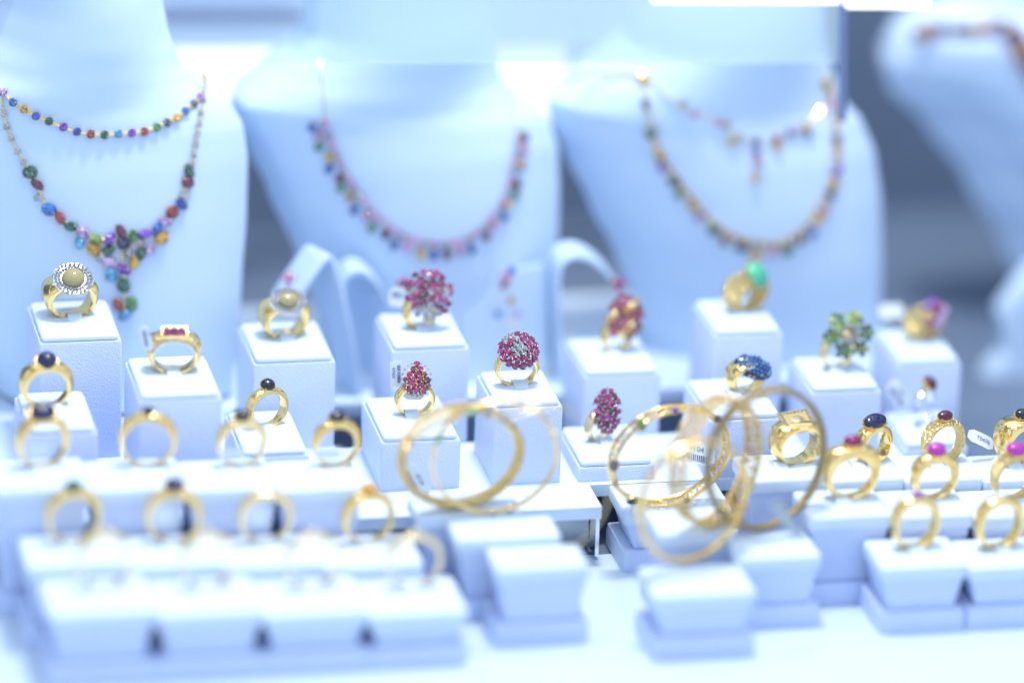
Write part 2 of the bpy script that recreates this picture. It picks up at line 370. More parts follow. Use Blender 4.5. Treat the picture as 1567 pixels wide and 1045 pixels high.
def head_cab(stone_m, r, ry=None, tilt=15, halo=False, halo_m='diamond', bez='gold', lift=.05, side=0, hn=22, shoulders=None):
    ry = ry or r
    def f(t, top, g):
        F = frame(tilt, side); c = top+Vector((side/50*.45*CM, -((.62 if halo else .04)+side/50*.3)*CM, (lift+.07)*CM)); rx_, ry_ = r*1.12*CM, ry*1.12*CM
        k = 1.75 if halo else 1.14
        mb = MB(); disc(mb, c, F, rx_*k, ry_*k, .22*CM, flare=.78, scallop=.03 if halo else 0)
        mb.build('bezel', 'silver' if halo else bez, t)
        stone(t, c+F@Vector((0, 0, .0004)), F@Vector((0, 0, 1)), 'cab', stone_m, rx_, ry_, name='cabochon')
        if halo:
            for i in range(hn):
              for rr_ in (1.22, 1.55):
                a = 2*math.pi*(i+(rr_ > 1.4)*.5)/hn
                stone(t, c+F@Vector((rx_*rr_*math.cos(a), ry_*rr_*math.sin(a), .0004)), F@Vector((.3*math.cos(a)+.35*math.sin(i*7.3+rr_*9), .3*math.sin(a)+.35*math.cos(i*5.1+rr_*4), 1)), 'round', halo_m, .088*CM, name='diamond')
        else:
            pr = MB()
            for i in range(4):
                a = R_(45+90*i); pr.ball(c+F@Vector((rx_*1.02*math.cos(a), ry_*1.02*math.sin(a), .0004)), .035*CM, 6, 4)
            pr.build('prongs', bez, t)
        if shoulders: shoulder_stones(t, g, *shoulders)
    return f
def shoulder_stones(t, g, m, n, size, a0=22, a1=55, rows=1):
    for sgn in (-1, 1):
        for i in range(n):
            th = R_(a0+(a1-a0)*i/max(n-1, 1))*sgn; rr = g['Ro']+.06*CM
            for q in range(rows):
                y = (q-(rows-1)/2)*size*2.0*CM
                stone(t, (math.sin(th)*rr, y, g['zc']+math.cos(th)*rr*g['asp']), (math.sin(th), 0, math.cos(th)), 'round', m, size*CM, name='diamond' if m == 'diamond' else 'gemstone')
def head_baguette():
    def f(t, top, g):
        F = frame(36); c = top+Vector((0, -.22*CM, .0*CM)); Q = lambda x, y, z: c+F@Vector((x*CM, y*CM, z*CM))
        mb = MB(); mb.loft([[Q(sx*.64*s, sy*.42*s, z) for sx, sy in ((1, -1), (1, 1), (-1, 1), (-1, -1))] for z, s in ((-.22, .7), (0, 1), (.03, .98))])
        mb.build('bezel', 'gold', t, False)
        stone(t, Q(0, 0, .05), F@Vector((0, 0, 1)), 'square', 'ruby', .56*CM, .24*CM, sz=.002)
        for i in range(3):
            stone(t, Q(-.36+.36*i, -.30, .03), F@Vector((0, -.4, 1)), 'round', 'diamond', .15*CM, .1*CM, name='diamond')
            stone(t, Q(-.36+.36*i, .30, .03), F@Vector((0, .3, 1)), 'round', 'diamond', .15*CM, .1*CM, name='diamond')
        for i in range(17):   # pave along the front rim of the shank
            th = R_(-68+8.5*i); rr = g['Rin']+.15*CM
            stone(t, (math.sin(th)*rr*1.02, -g['wf'](th)*.5, g['zc']+math.cos(th)*rr*g['asp']*1.05), (0, -1, .3), 'round', 'diamond', .08*CM, name='diamond')
        shoulder_stones(t, g, 'diamond', 6, .08, 30, 70, 2)
    return f
def cluster(pts, F, c, t, gallery='gold', rx=.5, ry=.5, gh=.35, beads=True, bead_m='gold_pale'):
    mb = MB(); disc(mb, c+F@Vector((0, 0, -.10*CM)), F, rx*CM*.8, ry*CM*.8, gh*CM, flare=.35, dome=.05*CM)
    mb.build('gallery', gallery, t)
    bd = MB()
    for q in pts:
        x, y, z, shape, m, sx, sy, roll = q
        nrm = F@Vector((x*.55, y*.55, 1))
        p = c+F@(Vector((x, y, z))*CM)
        stone(t, p, nrm, shape, m, sx*CM, sy*CM, roll, name='diamond' if m == 'diamond' else 'gemstone')
        if beads and sx > .1:
            for a in (0, 1, 2, 3):
                an = roll+R_(45+90*a); bp = Vector((x+sx*.86*math.cos(an), y+sy*.86*math.sin(an), z+.07))
                if (a+int(abs(x*37)+abs(y*91))) % 2: bd.ball(c+F@(bp*CM), .045*CM, 6, 4)
    if beads and bd.v: bd.build('prongs', bead_m, t)
def neck(t, g, c, m='gold'):
    mb = MB(); a = Vector((0, 0, g['zc']+g['Rin']*g['asp']+.001))
    mb.tube([a, (a+c)/2+Vector((0, 0, .001)), c], [.0022, .0018, .0026], 8); mb.build('neck', m, t)
def head_flower(tilt=52, dz=.0, dyf=-.35, dx=0):       # block 5: rubies round diamonds
    def f(t, top, g):
        F = face(g, tilt, 6); c = top+Matrix.Rotation(-g['yaw'], 3, 'Z')@Vector((dx, dyf, dz))*CM; P = [(0, 0, .18, 'round', 'diamond', .15, .15, 0)]
        for i in range(6):
            a = R_(60*i+15); P.append((.29*math.cos(a), .27*math.sin(a), .14, 'round', 'diamond', .13, .13, 0))
        for i in range(11):
            a = R_(360/11*i+8); m = 'ruby' if i not in (3,) else 'diamond'
            P.append((.58*math.cos(a), .54*math.sin(a), .06, 'round', m, .185, .185, a))
        for i in range(15):
            a = R_(24*i); m = 'ruby' if i not in (5, 6) else 'diamond'
            P.append((.88*math.cos(a), .82*math.sin(a), -.08, 'round', m, .195, .195, a))
        cluster(P, F, c, t, 'silver', .8, .75, .3, True, 'silver')
        neck(t, g, c+Vector((0, .0, -.002)))
    return f
def head_spray(tilt=62):                               # block 4
    def f(t, top, g):
        F = face(g, tilt, 10); c = top+Matrix.Rotation(-g['yaw'], 3, 'Z')@Vector((.35, -.45, -.05))*CM; P = []
        rnd = random.Random(4)
        P.append((0, 0, .5, 'marquise', 'diamond', .13, .13, 0))
        for n_, r_, z_ in ((6, .27, .42), (11, .54, .32), (15, .80, .16), (17, 1.04, -.06)):
            for i in range(n_):
                a = 2*math.pi*(i+.5*(n_ % 2))/n_+rnd.uniform(-.1, .1); rr = r_*rnd.uniform(.93, 1.08)
                m = 'diamond' if (rnd.random() < .08 or (r_ > .6 and math.sin(a) < -.75)) else rnd.choice(['ruby', 'ruby', 'maroon', 'ruby_light'])
                P.append((rr*math.cos(a), rr*math.sin(a)*1.12, z_+rnd.uniform(-.05, .05), 'round', m, .22, .17, a))
        for i in range(12):
            a = 2*math.pi*i/12; P.append((.9*math.cos(a), .95*math.sin(a), -.12, 'round', 'diamond', .09, .09, 0))
        cluster(P, F, c, t, 'silver', .85, .9, .35, True, 'silver'); neck(t, g, c)
    return f
def head_honey(rows, s, asp, tilt, mlist, dx=0, dyf=-.3, dz=0, under=True, side=0, spacing=2.1, bead='silver'):
    def f(t, top, g):
        F = face(g, tilt, side); c = top+Matrix.Rotation(-g['yaw'], 3, 'Z')@Vector((dx, dyf, dz))*CM; P = []; n = len(rows); k = 0
        for j, cnt in enumerate(rows):
            for i in range(cnt):
                x = (i-(cnt-1)/2)*s*spacing; y = ((n-1)/2-j)*s*spacing*asp
                rr = math.hypot(x, y)
                P.append((x, y, .16-.16*rr*rr, 'round', mlist[k % len(mlist)], s, s, k*.7)); k += 1
        w = max(rows)*s*spacing/2; h = n*s*spacing*asp/2
        if under:
            for i in range(20):
                a = 2*math.pi*i/20; P.append((w*1.02*math.cos(a), h*1.02*math.sin(a), -.22, 'round', 'diamond', .07, .07, 0))
        cluster(P, F, c, t, 'silver' if bead == 'silver' else 'gold', w, h, .3, True, bead); neck(t, g, c)
    return f
def head_wreath():
    def f(t, top, g):
        F = face(g, 58, 12); c = top+Matrix.Rotation(-g['yaw'], 3, 'Z')@Vector((.45, -.35, -.15))*CM; P = []; rnd = random.Random(9)
        for j in range(6):
            a0 = R_(60*j+20); cx, cy = .92*math.cos(a0), .88*math.sin(a0)
            for i in range(5):
                a = 2*math.pi*i/5+j; P.append((cx+.26*math.cos(a), cy+.26*math.sin(a), .05+rnd.uniform(-.05, .08), 'marquise', rnd.choice(['emerald', 'green', 'peridot']), .26, .22, a-math.pi/2))
            P.append((cx, cy, .14, 'round', 'citrine' if j % 2 else 'diamond', .09, .09, 0))
        for i in range(9):
            a = 2*math.pi*i/9; P.append((.42*math.cos(a), .42*math.sin(a), .05, 'marquise', 'diamond', .22, .18, a-math.pi/2))
        P.append((0, 0, .1, 'round', 'diamond', .14, .14, 0))
        cluster(P, F, c, t, 'silver', .6, .6, .3, True, 'gold'); neck(t, g, c)
    return f
def head_dome(side=20, tilt=52):                        # blue pave dome
    def f(t, top, g):
        F = face(g, tilt, side); c = top+Matrix.Rotation(-g['yaw'], 3, 'Z')@Vector((.30, -.22, -.34))*CM
        mb = MB(); disc(mb, c, F, 1.0*CM, .60*CM, .14*CM, dome=.0034, flare=.9, n=32); mb.build('dome', 'navy_cab', t)
        P = []
        for j in range(-4, 5):
            for i in range(-6, 7):
                x = (i+.5*(j % 2))*.215; y = j*.185
                q = (x/.98)**2+(y/.58)**2
                if q < 1: P.append((x, y, .46*math.sqrt(max(0, 1-q))+.09, ('sky' if (i*3+j) % 4 == 0 else 'blue') if y > -.40 else 'diamond'))
        for x, y, z, m in P[:98]:
            stone(t, c+F@(Vector((x, y, z))*CM), F@Vector((x*.7, y*1.6, 1)), 'round', m, .088*CM, name='gemstone' if m != 'diamond' else 'diamond')
    return f
def head_signet(stones='diamond', tilt=24, centre=None):
    def f(t, top, g):
        F = frame(tilt); c = top+Vector((0, 0, -.02))*CM
        mb = MB(); Q = lambda x, y, z: c+F@(Vector((x*1.4, y*1.3, z))*CM)
        mb.loft([[Q(sx*.60*s, sy*.50*s, z) for sx, sy in ((1, -1), (1, 1), (-1, 1), (-1, -1))] for z, s in ((-.28, .86), (0, 1), (.06, .97))])
        mb.build('table', 'gold', t, False)
        for i in range(8):
            for sx, sy, q in ((1, 0, 1), (-1, 0, 1), (0, 1, 0), (0, -1, 0)):
                u = -.5+i*.143
                stone(t, Q(sx*.50 if q else u, u*.82 if q else sy*.41, .075), F@Vector((.3*math.sin(i*5), .3*math.cos(i*3), 1)), 'round', 'diamond', .078*CM, name='diamond')
        L = MB(); disc(L, Q(0, 0, .08), F, .34*CM, .24*CM, .05*CM, dome=.0006); L.build('plaque', 'gold_pale' if not centre else 'gold', t)
        for i in range(7):
            stone(t, Q(-.2+.067*i, .03*math.sin(i*2), .14), F@Vector((0, 0, 1)), 'round', 'diamond' if not centre else centre, .055*CM, name='diamond')
    return f
def head_row(cm='onyx', r=.14, tilt=20, side_m='diamond'):
    def f(t, top, g):
        F = frame(tilt); c = top+Vector((0, 0, .02))*CM
        mb = MB(); disc(mb, c, F, r*1.15*CM, r*1.1*CM, .2*CM, flare=.7); mb.build('bezel', 'gold', t)
        stone(t, c+F@Vector((0, 0, .0002)), F@Vector((0, 0, 1)), 'cab', cm, r*CM, r*CM, name='cabochon')
        for i in (-2, -1, 1, 2):
            th = i*.26; rr = g['Ro']+.10*CM
            stone(t, (math.sin(th)*rr, -.0008, g['zc']+math.cos(th)*rr), (math.sin(th), -.5, math.cos(th)), 'round', side_m, .11*CM, name='diamond')
    return f
# left side
ring('b1', 107, 73, 'chunky gold ring with olive cat eye stone in a diamond halo, before the left bust', 8, 1.2, .6, .30, .15, head=head_cab('catseye', .52, .46, 40, True, lift=.02, hn=26), power=.8, aspect=.80, boxy=.95)
ring('b190', 266, 73, 'wide ring with a red baguette stone and diamond covered shoulders', -6, 1.0, .55, .28, .13, 'gold', head=head_baguette(), power=.9, aspect=.80, boxy=.95)
ring('b2', 434, 67, 'gold ring with pale olive stone and scalloped diamond halo before the first bust gap', 10, 1.2, .6, .28, .14, head=head_cab('catseye', .48, .38, 42, True, lift=.02, hn=26), power=.8, aspect=.84, boxy=.95)
ring('b0', 71, 73, 'gold ring with large dark blue stone on the left edge block', 6, .65, .28, .36, .14, head=head_cab('navy', .45, .42, 30, False, lift=-.05), power=1.3, aspect=.90)
ring('b345', 408, 66, 'thin gold ring with round black stone turned slightly sideways on a low block', 24, .42, .32, .22, .13, head=head_cab('onyx', .33, .31, 25, lift=.07, shoulders=('diamond', 3, .10, 26, 46, 1)), aspect=.92)
for i, (px, w, f, y, m, lb) in enumerate([
    (65, 76, head_cab('navy', .62, .44, 28, lift=.06), 14, 'gold', 'gold ring with dark blue oval stone, rear left row, just below the edge block'),
    (226, 80, head_row('onyx', .30, 18), -4, 'gold', 'blurred gold signet ring with small black stone and diamonds in the rear left row'),
    (369, 70, head_cab('onyx', .34, .32, 22, lift=.08), 4, 'gold_pale', 'pale gold ring with small black stone before the low block in the rear left row'),
    (514, 68, head_cab('onyx', .38, .28, 22, lift=.05, shoulders=('diamond', 3, .09, 20, 40, 1)), 8, 'gold', 'gold ring with low black oval stone at the right end of the rear left row')]):
    ring('L1%d' % i, px, w, lb, y, .5, .2, .28, .10, m, head=f)
for i, (px, w, f, y, m, lb) in enumerate([
    (112, 80, head_cab('emerald', .40, .32, 22, lift=.04), 6, 'gold', 'blurred gold ring with dark greenish stone at left of the middle left row'),
    (266, 80, head_cab('navy', .44, .38, 25, lift=.12), -4, 'gold', 'blurred gold ring with raised navy stone in the middle left row'),
    (406, 78, head_row('lilac', .22, 15), 4, 'gold_pale', 'blurred pale ring with colourless stones in the middle left row'),
    (562, 76, head_cab('citrine', .34, .32, 28, lift=.03), 10, 'gold', 'blurred gold ring with bright golden stone at right of the middle left row')]):
    ring('L2%d' % i, px, w, lb, y, .5, .2, .26, .10, m, head=f)
for i, (px, w, m, lb) in enumerate([(160, 84, 'gold_pale', 'faint very blurred ring, leftmost in the bottom left front row'), (318, 84, 'gold_pale', 'faint very blurred ring, second from the left in the bottom left front row'),
    (478, 84, 'gold_pale', 'faint very blurred ring, third from the left in the bottom left front row'), (632, 84, 'gold_pale', 'faint very blurred ring, rightmost in the bottom left front row')]):
    ring('L3%d' % i, px, w, lb, 5, .4, .16, .16, .07, m, head=head_cab('pearl', .2, .18, 15, lift=-.04))
# centre
ring('b4', 642, 60, 'ring with a large spiky spray of rubies and diamonds', 32, .4, .3, .2, .12, head=head_spray(), aspect=.95, boxy=0)
ring('b5', 790, 65, 'ring with domed flower of rubies round a white diamond centre', 4, .42, .24, .2, .11, head=head_flower(), aspect=.9, boxy=0)
ring('b3', 634, 59, 'ring with small pointed cluster of round rubies over diamond leaves', 6, .40, .24, .2, .12, head=head_honey([1, 2, 3, 4, 4, 3], .165, .80, 50, ['ruby', 'maroon', 'ruby', 'ruby_light'], .05, -.15, .28, True, bead='gold_pale'), aspect=.86, boxy=0)
ring('b6', 915, 54, 'oval honeycomb ruby cluster ring near the flower bangle', 40, .35, .2, .18, .1, m='gold_pale', head=head_honey([2, 3, 4, 3, 4, 3, 4, 3, 2], .165, .70, 72, ['ruby', 'ruby', 'ruby_light', 'ruby', 'maroon'], .3, -.5, .0, True), aspect=.9, boxy=0)
ring('b7', 944, 58, 'tilted ring packed with rubies and gold beads behind the honeycomb ring', 30, .4, .22, .2, .1, head=head_honey([3, 4, 5, 4, 5, 4, 3], .19, .80, 60, ['ruby', 'ruby', 'citrine', 'ruby', 'ruby_light', 'gold_pale', 'maroon'], .3, -.3, .12, False, side=14, bead='gold_pale'), aspect=.85, boxy=0)
# right behind
ring('b8', 1140, 62, 'dome ring of textured gold with a pale green cabochon', 34, 1.0, .4, .42, .14, 'gold_rough', head=head_cab('jade', .72, .62, 46, lift=-.18, side=40), power=.8, aspect=.80)
ring('bG', 1140, 58, 'gold ring with a blue pave dome of small sapphires', 22, .9, .3, .26, .12, head=head_dome(), aspect=.82)
ring('bH', 1280, 64, 'large openwork wreath ring of green stones and white diamonds', 30, .4, .22, .2, .1, 'gold_pale', head=head_wreath(), aspect=.9, boxy=0)
ring('bI', 1412, 58, 'fluted gold ring with nine lilac purple stones at right', 38, .95, .5, .30, .13, 'gold_rough', head=head_honey([3, 3, 3], .23, 1.1, 62, ['amethyst', 'ruby_light', 'lilac'], .42, -.25, -.25, False, side=30, spacing=1.9), aspect=.8, power=.7)
ring('bJ', 1412, 56, 'open silver ring with dark purple oval stone on the low right block', 50, .3, .2, .15, .09, 'silver', head=head_cab('maroon', .50, .36, 40, lift=.12, side=20), aspect=1.0, boxy=0)
# right rows
ring('R10', 1217, 75, 'square topped gold signet ring set with diamonds, behind the aged bangle', 16, .95, .6, .30, .14, head=head_signet(), power=.9, aspect=.84, boxy=.95)
ring('R11', 1334, 62, 'gold ring with dark blue oval stone and diamond shoulders, turned sideways', 30, .6, .42, .22, .12, head=head_cab('navy', .62, .38, 22, lift=.10, shoulders=('diamond', 5, .085, 32, 74, 3)), aspect=.93)
ring('R12', 1441, 68, 'engraved gold ring with small dark ruby oval in the rear right row', 18, .55, .35, .20, .12, 'gold_rough', head=head_cab('maroon', .36, .26, 24, lift=.10))
ring('R13', 1558, 68, 'striped gold and diamond ring with black stone, cut by the right edge', 20, 1.1, .5, .30, .14, head=head_cab('onyx', .34, .28, 22, lift=.06, shoulders=('diamond', 7, .075, 24, 70, 3)), power=.9, boxy=.95)
ring('R20', 1300, 78, 'heavy gold ring with ruby cabochon right behind the aged bangle', 4, .75, .38, .38, .17, head=head_cab('ruby', .42, .34, 10, lift=.10), power=1.2, boxy=.95)
ring('R21', 1428, 68, 'plain gold ring with domed pink cabochon in the middle right row', 8, .60, .34, .32, .14, head=head_cab('pink_cab', .42, .36, 25, lift=.04), power=1.3)
ring('R22', 1549, 70, 'openwork gold ring with domed pink cabochon near the right edge', 12, .55, .3, .26, .12, 'gold_rough', head=head_cab('pink_cab', .44, .36, 25, lift=.06), power=1.3)
ring('R30', 1398, 74, 'plain polished gold ring with a small violet stone in the front right row', 10, .5, .42, .26, .15, head=head_cab('amethyst', .24, .2, 20, lift=-.06), aspect=1.1)
ring('R31', 1526, 74, 'gold ring with diamond and two dark red stones in the front right row', 12, .55, .42, .26, .15, head=head_row('diamond', .22, 18, 'ruby'), aspect=1.1)
# ------------------------------------------------------------------ bangles
BG = 'gold bangles standing on white boxes'
def bangle(px, py, Y, Wp, Hp, label, yaw, tk, wd, m='gold', stones=(), roll=0, wires=False, beads=None, back=0, name='bangle', knots=0):
    c = pt(px, py, Y); sc = (c-CAM).dot(fw)/FPX
    A = Wp*sc/2/max(math.cos(R_(abs(yaw)-12)), .35); B = Hp*sc/2/.94
    bot = Vector((c.x, c.y, c.z-B))
    t = thing(name, label, 'bangle', bot, (R_(back), 0, R_(yaw)), BG)
    tk *= 1.25*CM; wd *= 1.15*CM; N = 96; L = []; cr, sr = math.cos(R_(roll)), math.sin(R_(roll))
    def P(a, dr=0, y=0):
        x = (A+dr-tk/2)*math.cos(a); z = (B+dr-tk/2)*math.sin(a)
        return Vector((x*cr-z*sr, y, B+x*sr+z*cr))
    def Nn(a):
        x = math.cos(a)/A; z = math.sin(a)/B; v = Vector((x*cr-z*sr, 0, x*sr+z*cr)); return v.normalized()
    if wires:
        for ph in (0, 1):
            MB().tube([P(2*math.pi*i/N, 0, (ph-.5)*wd) for i in range(N)], tk*.30, 8, True).build('rail', m, t)
        z = MB()
        z.tube([P(2*math.pi*i/240, .15*tk*math.sin(i*math.pi/2.5), .42*wd*math.sin(i*math.pi*18/60)) for i in range(240)], tk*.17, 5, True)
        z.build('scrollwork', m, t)
    else:
        for i in range(N):
            a = 2*math.pi*i/N; loop = []; n = Nn(a); w = wd*(1+.55*max(0, math.sin(a)))
            for k in range(10):
                u = 2*math.pi*k/10; loop.append(P(a)+n*(tk/2*math.cos(u))+Vector((0, w/2*math.copysign(abs(math.sin(u))**.6, math.sin(u)), 0)))
            L.append(loop)
        MB().loft(L, closed=True).build('hoop', m, t)
    if knots:
        k_ = MB()
        for i in range(knots):
            a = 2*math.pi*i/knots+.3; k_.ball(P(a, tk*.1), tk*.62, 8, 6, (1, 1.3, 1))
        k_.build('knots', m, t)
    for (deg, shape, sm, s1, s2) in stones:
        a = R_(deg); n = Nn(a)
        nn = (n*.5+Vector((0, -1, 0))).normalized(); yf_ = -wd*.5*(1 if wires else 1+.55*max(0, math.sin(a)))
        cup = MB(); F = nn.to_track_quat('Z', 'Y').to_matrix()
        disc(cup, P(a, tk*.12, yf_), F, s1*1.2*CM, s2*1.2*CM, .10*CM, 16); cup.build('bezel', m, t)
        stone(t, P(a, tk*.12, yf_)+nn*.0003, nn, shape, sm, s1*CM, s2*CM, name='diamond' if sm == 'diamond' else 'gemstone')
    return t
st1 = [(116+i*7, 'cab', 'pearl', .27, .20) for i in range(6)]+[(92, 'cab', 'jade', .36, .22), (76, 'round', 'diamond', .26, .26), (62, 'round', 'diamond', .2, .2), (52, 'round', 'diamond', .2, .2), (42, 'round', 'emerald', .10, .10), (30, 'round', 'diamond', .1, .1)]+[(-70-i*7, 'round', 'diamond', .1, .1) for i in range(4)]
bangle(705, 697, -5.3, 214, 160, 'bright gold hinged bangle with a row of oval pearls on its upper left', 14, .34, .6, 'gold_rough', st1, -8)
bangle(757, 698, -6.0, 198, 178, 'slim gold bangle with beaded joints crossing behind the pearl bangle', 2, .16, .25, 'gold', [(15, 'cab', 'pearl', .18, .18), (150, 'cab', 'jade', .2, .16), (-95, 'round', 'diamond', .14, .14), (-80, 'round', 'diamond', .14, .14), (60, 'round', 'diamond', .13, .13)], 6, knots=7)
st3 = [(112, 'marquise', 'green', .24, .26), (164, 'cab', 'navy', .24, .30), (218, 'cab', 'navy', .26, .20), (275, 'cab', 'maroon', .22, .18), (78, 'cab', 'amethyst', .17, .15), (30, 'cab', 'maroon', .2, .16), (186, 'cab', 'coral', .14, .2)]+[(95-i*5, 'round', 'diamond', .10, .10) for i in range(3)]+[(230+i*6, 'round', 'diamond', .09, .09) for i in range(10) if not 3 < i < 9]+[(62, 'round', 'diamond', .12, .12), (50, 'round', 'citrine', .12, .12)]
bangle(1024, 697, -3.7, 200, 152, 'openwork gold bangle set with green, navy and red stones near the honeycomb ring', 8, .26, .62, 'gold', st3, 14, True)
bangle(1095, 705, -9.0, 168, 202, 'tall tilted gold filigree bangle with diamonds overlapping the stone set bangle', 32, .34, .75, 'gold_rough', [(100-i*9, 'round', 'diamond', .12, .12) for i in range(6)]+[(-60-i*9, 'round', 'diamond', .13, .13) for i in range(5)]+[(8, 'round', 'citrine', .14, .14)], -6, True)
bangle(1172, 702, -8.5, 214, 222, 'dark aged gold rope bangle arching above the signet ring', 16, .25, .40, 'gold_aged', [(20, 'round', 'diamond', .10, .1), (52, 'round', 'diamond', .10, .1)], 4)
bangle(1060, 765, -11.2, 198, 190, 'blurred gold bangle with sparkling stones low at centre right', 20, .20, .34, 'gold', [(-100+i*12, 'round', 'diamond', .16, .16) for i in range(5)]+[(-30, 'round', 'citrine', .24, .24), (-15, 'round', 'citrine', .16, .16), (140, 'round', 'pink', .12, .12)], 0, knots=5)
bangle(828, 738, -11.0, 226, 238, 'very blurred thin gold bangle standing between the two bangle groups', 4, .06, .10, 'gold_pale', [], 12)
# ------------------------------------------------------------------ busts and necklaces
BU = {}
def interp(rows, py, col):
    if py <= rows[0][0]: return rows[0][col]
    for a, b_ in zip(rows, rows[1:]):
        if py <= b_[0]:
            t = (py-a[0])/(b_[0]-a[0]); t = t*t*(3-2*t)*.5+t*.5
            return a[col]+(b_[col]-a[col])*t
    return rows[-1][col]
def bust(key, rows, Y, label, bulge=2.2, lean=.10, chamf=2.0, thick=5.0, group='white necklace busts'):
    y0, y1 = rows[0][0], rows[-1][0]; K = 60; data = []
    for i in range(K+1):
        py = y0+(y1-y0)*i/K
        xb, xf, xr = (interp(rows, py, c) for c in (1, 2, 3))
        a, b_, c = pt(xb, py, Y), pt(xf, py, Y), pt(xr, py, Y)
        data.append((a.z*.5+c.z*.5, a.x, b_.x, c.x, interp(rows, py, 4)))
    zb = data[-1][0]; ztop = data[0][0]
    base_z = .03
    def surf(x, z):
        for (za, *_a), (zb_, *_b) in zip(data, data[1:]):
            if zb_ <= z <= za:
                t = (za-z)/(za-zb_+1e-9); v = [p+(q-p)*t for p, q in zip(_a, _b)]; break
        else: v = list(data[0][1:]) if z > data[0][0] else list(data[-1][1:])
        _, xf, xr, bl = v
        u = max(-1, min(1, (x-(xf+xr)/2)/((xr-xf)/2)))
        return Y*CM+(z-.1)*lean-bl*CM*(1-abs(u)**2.2)
    t = thing('necklace_bust', label, 'bust', ((data[-1][2]+data[-1][3])/2, Y*CM+.02, base_z), group=group)
    off = Vector(t.location); L = []; n = 22
    for (z, xb, xf, xr, bl) in data:
        loop = []
        for k in range(n+1):
            x = xf+(xr-xf)*(0.5-0.5*math.cos(math.pi*k/n)); loop.append(Vector((x, surf(x, z), z))-off)
        ye = surf(xr, z); th = thick*CM*(.55+.45*min(1, (ztop-z)/.05))
        r = .6*CM
        loop.append(Vector((xr+.001, ye+r*.6, z))-off); loop.append(Vector((xr, ye+th*.5, z))-off)
        loop.append(Vector((xr-.008, ye+th, z))-off)
        loop.append(Vector(((xb+xr)/2, ye+th*1.15, z))-off)
        yf = surf(xf, z)
        loop.append(Vector((xb+.006, yf+chamf*CM+th*.5, z))-off)
        loop.append(Vector((xb, yf+chamf*CM, z))-off); loop.append(Vector((xb+(xf-xb)*.45, yf+chamf*CM*.45, z))-off); loop.append(Vector((xb+(xf-xb)*.88, yf+chamf*CM*.08, z))-off)
        L.append(loop)
    MB().loft(L).build('form', 'bust', t)
    zlo = data[-1][0]-off.z
    if zlo > .012:
        st = MB(); w = (data[-1][3]-data[-1][2])*.75
        st.loft([rrect(w*1.2, .07, .01, 0, cy=.02), rrect(w*1.2, .07, .01, .006, cy=.02), rrect(w*.8, .035, .01, .008, cy=.025), rrect(w*.8, .035, .01, zlo+.001, cy=.025)]).build('stand', 'bust', t)
    def onto(px, py, lift=.0015):
        y = Y*CM
        for _ in range(25):
            p = pt(px, py, y/CM); y = .5*y+.5*(surf(p.x, p.z)-lift)
        p = pt(px, py, y/CM); e = .004
        nx = (surf(p.x+e, p.z)-surf(p.x-e, p.z))/(2*e); nz = (surf(p.x, p.z+e)-surf(p.x, p.z-e))/(2*e)
        return p, Vector((nx, -1, nz)).normalized()
    BU[key] = onto
    return t
# rows: py, left back edge, left front edge, right edge, bulge(cm)
bust('B1', [(-25, 20, 30, 246, 3.2), (12, 15, 26, 252, 3.2), (60, -4, 8, 260, 3.1), (110, -40, -25, 276, 2.8), (138, -90, -70, 296, 2.6), (158, -115, -95, 324, 2.4), (180, -130, -105, 354, 2.4), (210, -140, -112, 374, 2.4), (260, -130, -100, 380, 2.5), (340, -95, -65, 377, 2.5), (440, -45, -15, 368, 2.4), (600, -5, 25, 352, 2.2)], 14,
     'white necklace bust at far left wearing two multicoloured necklaces')
bust('B2', [(-40, 480, 490, 760, 3.0), (60, 482, 492, 762, 3.0), (85, 462, 474, 764, 2.9), (115, 430, 444, 766, 2.7), (142, 396, 410, 772, 2.6), (165, 364, 382, 796, 2.4), (195, 370, 402, 840, 2.4), (240, 390, 424, 855, 2.5), (300, 418, 452, 856, 2.5), (400, 462, 492, 852, 2.4), (450, 482, 510, 846, 2.2), (560, 520, 545, 838, 2.0)], 17,
     'white necklace bust second from left wearing a drop fringe of coloured stones')
bust('B3', [(-40, 985, 998, 1262, 3.0), (80, 975, 990, 1268, 3.0), (108, 938, 955, 1275, 2.8), (140, 894, 910, 1284, 2.6), (170, 853, 884, 1296, 2.4), (200, 858, 902, 1322, 2.4), (250, 880, 936, 1341, 2.5), (320, 914, 973, 1348, 2.5), (400, 955, 1013, 1347, 2.4), (480, 985, 1037, 1343, 2.2), (610, 1008, 1052, 1335, 2.0)], 17,
     'white necklace bust third from left wearing a gold fringe necklace and a pendant chain')
bust('B4', [(-40, 1500, 1560, 1760, 3.0), (20, 1480, 1540, 1765, 3.0), (40, 1420, 1465, 1775, 2.8), (70, 1385, 1425, 1790, 2.6), (110, 1368, 1432, 1820, 2.4), (150, 1380, 1465, 1850, 2.4), (200, 1432, 1520, 1870, 2.5), (280, 1490, 1575, 1880, 2.5), (380, 1545, 1625, 1880, 2.4), (460, 1582, 1655, 1875, 2.2), (560, 1605, 1680, 1860, 2.0)], 26,
     'large blurred white bust cut by the top right corner with dark stones on its shoulder')
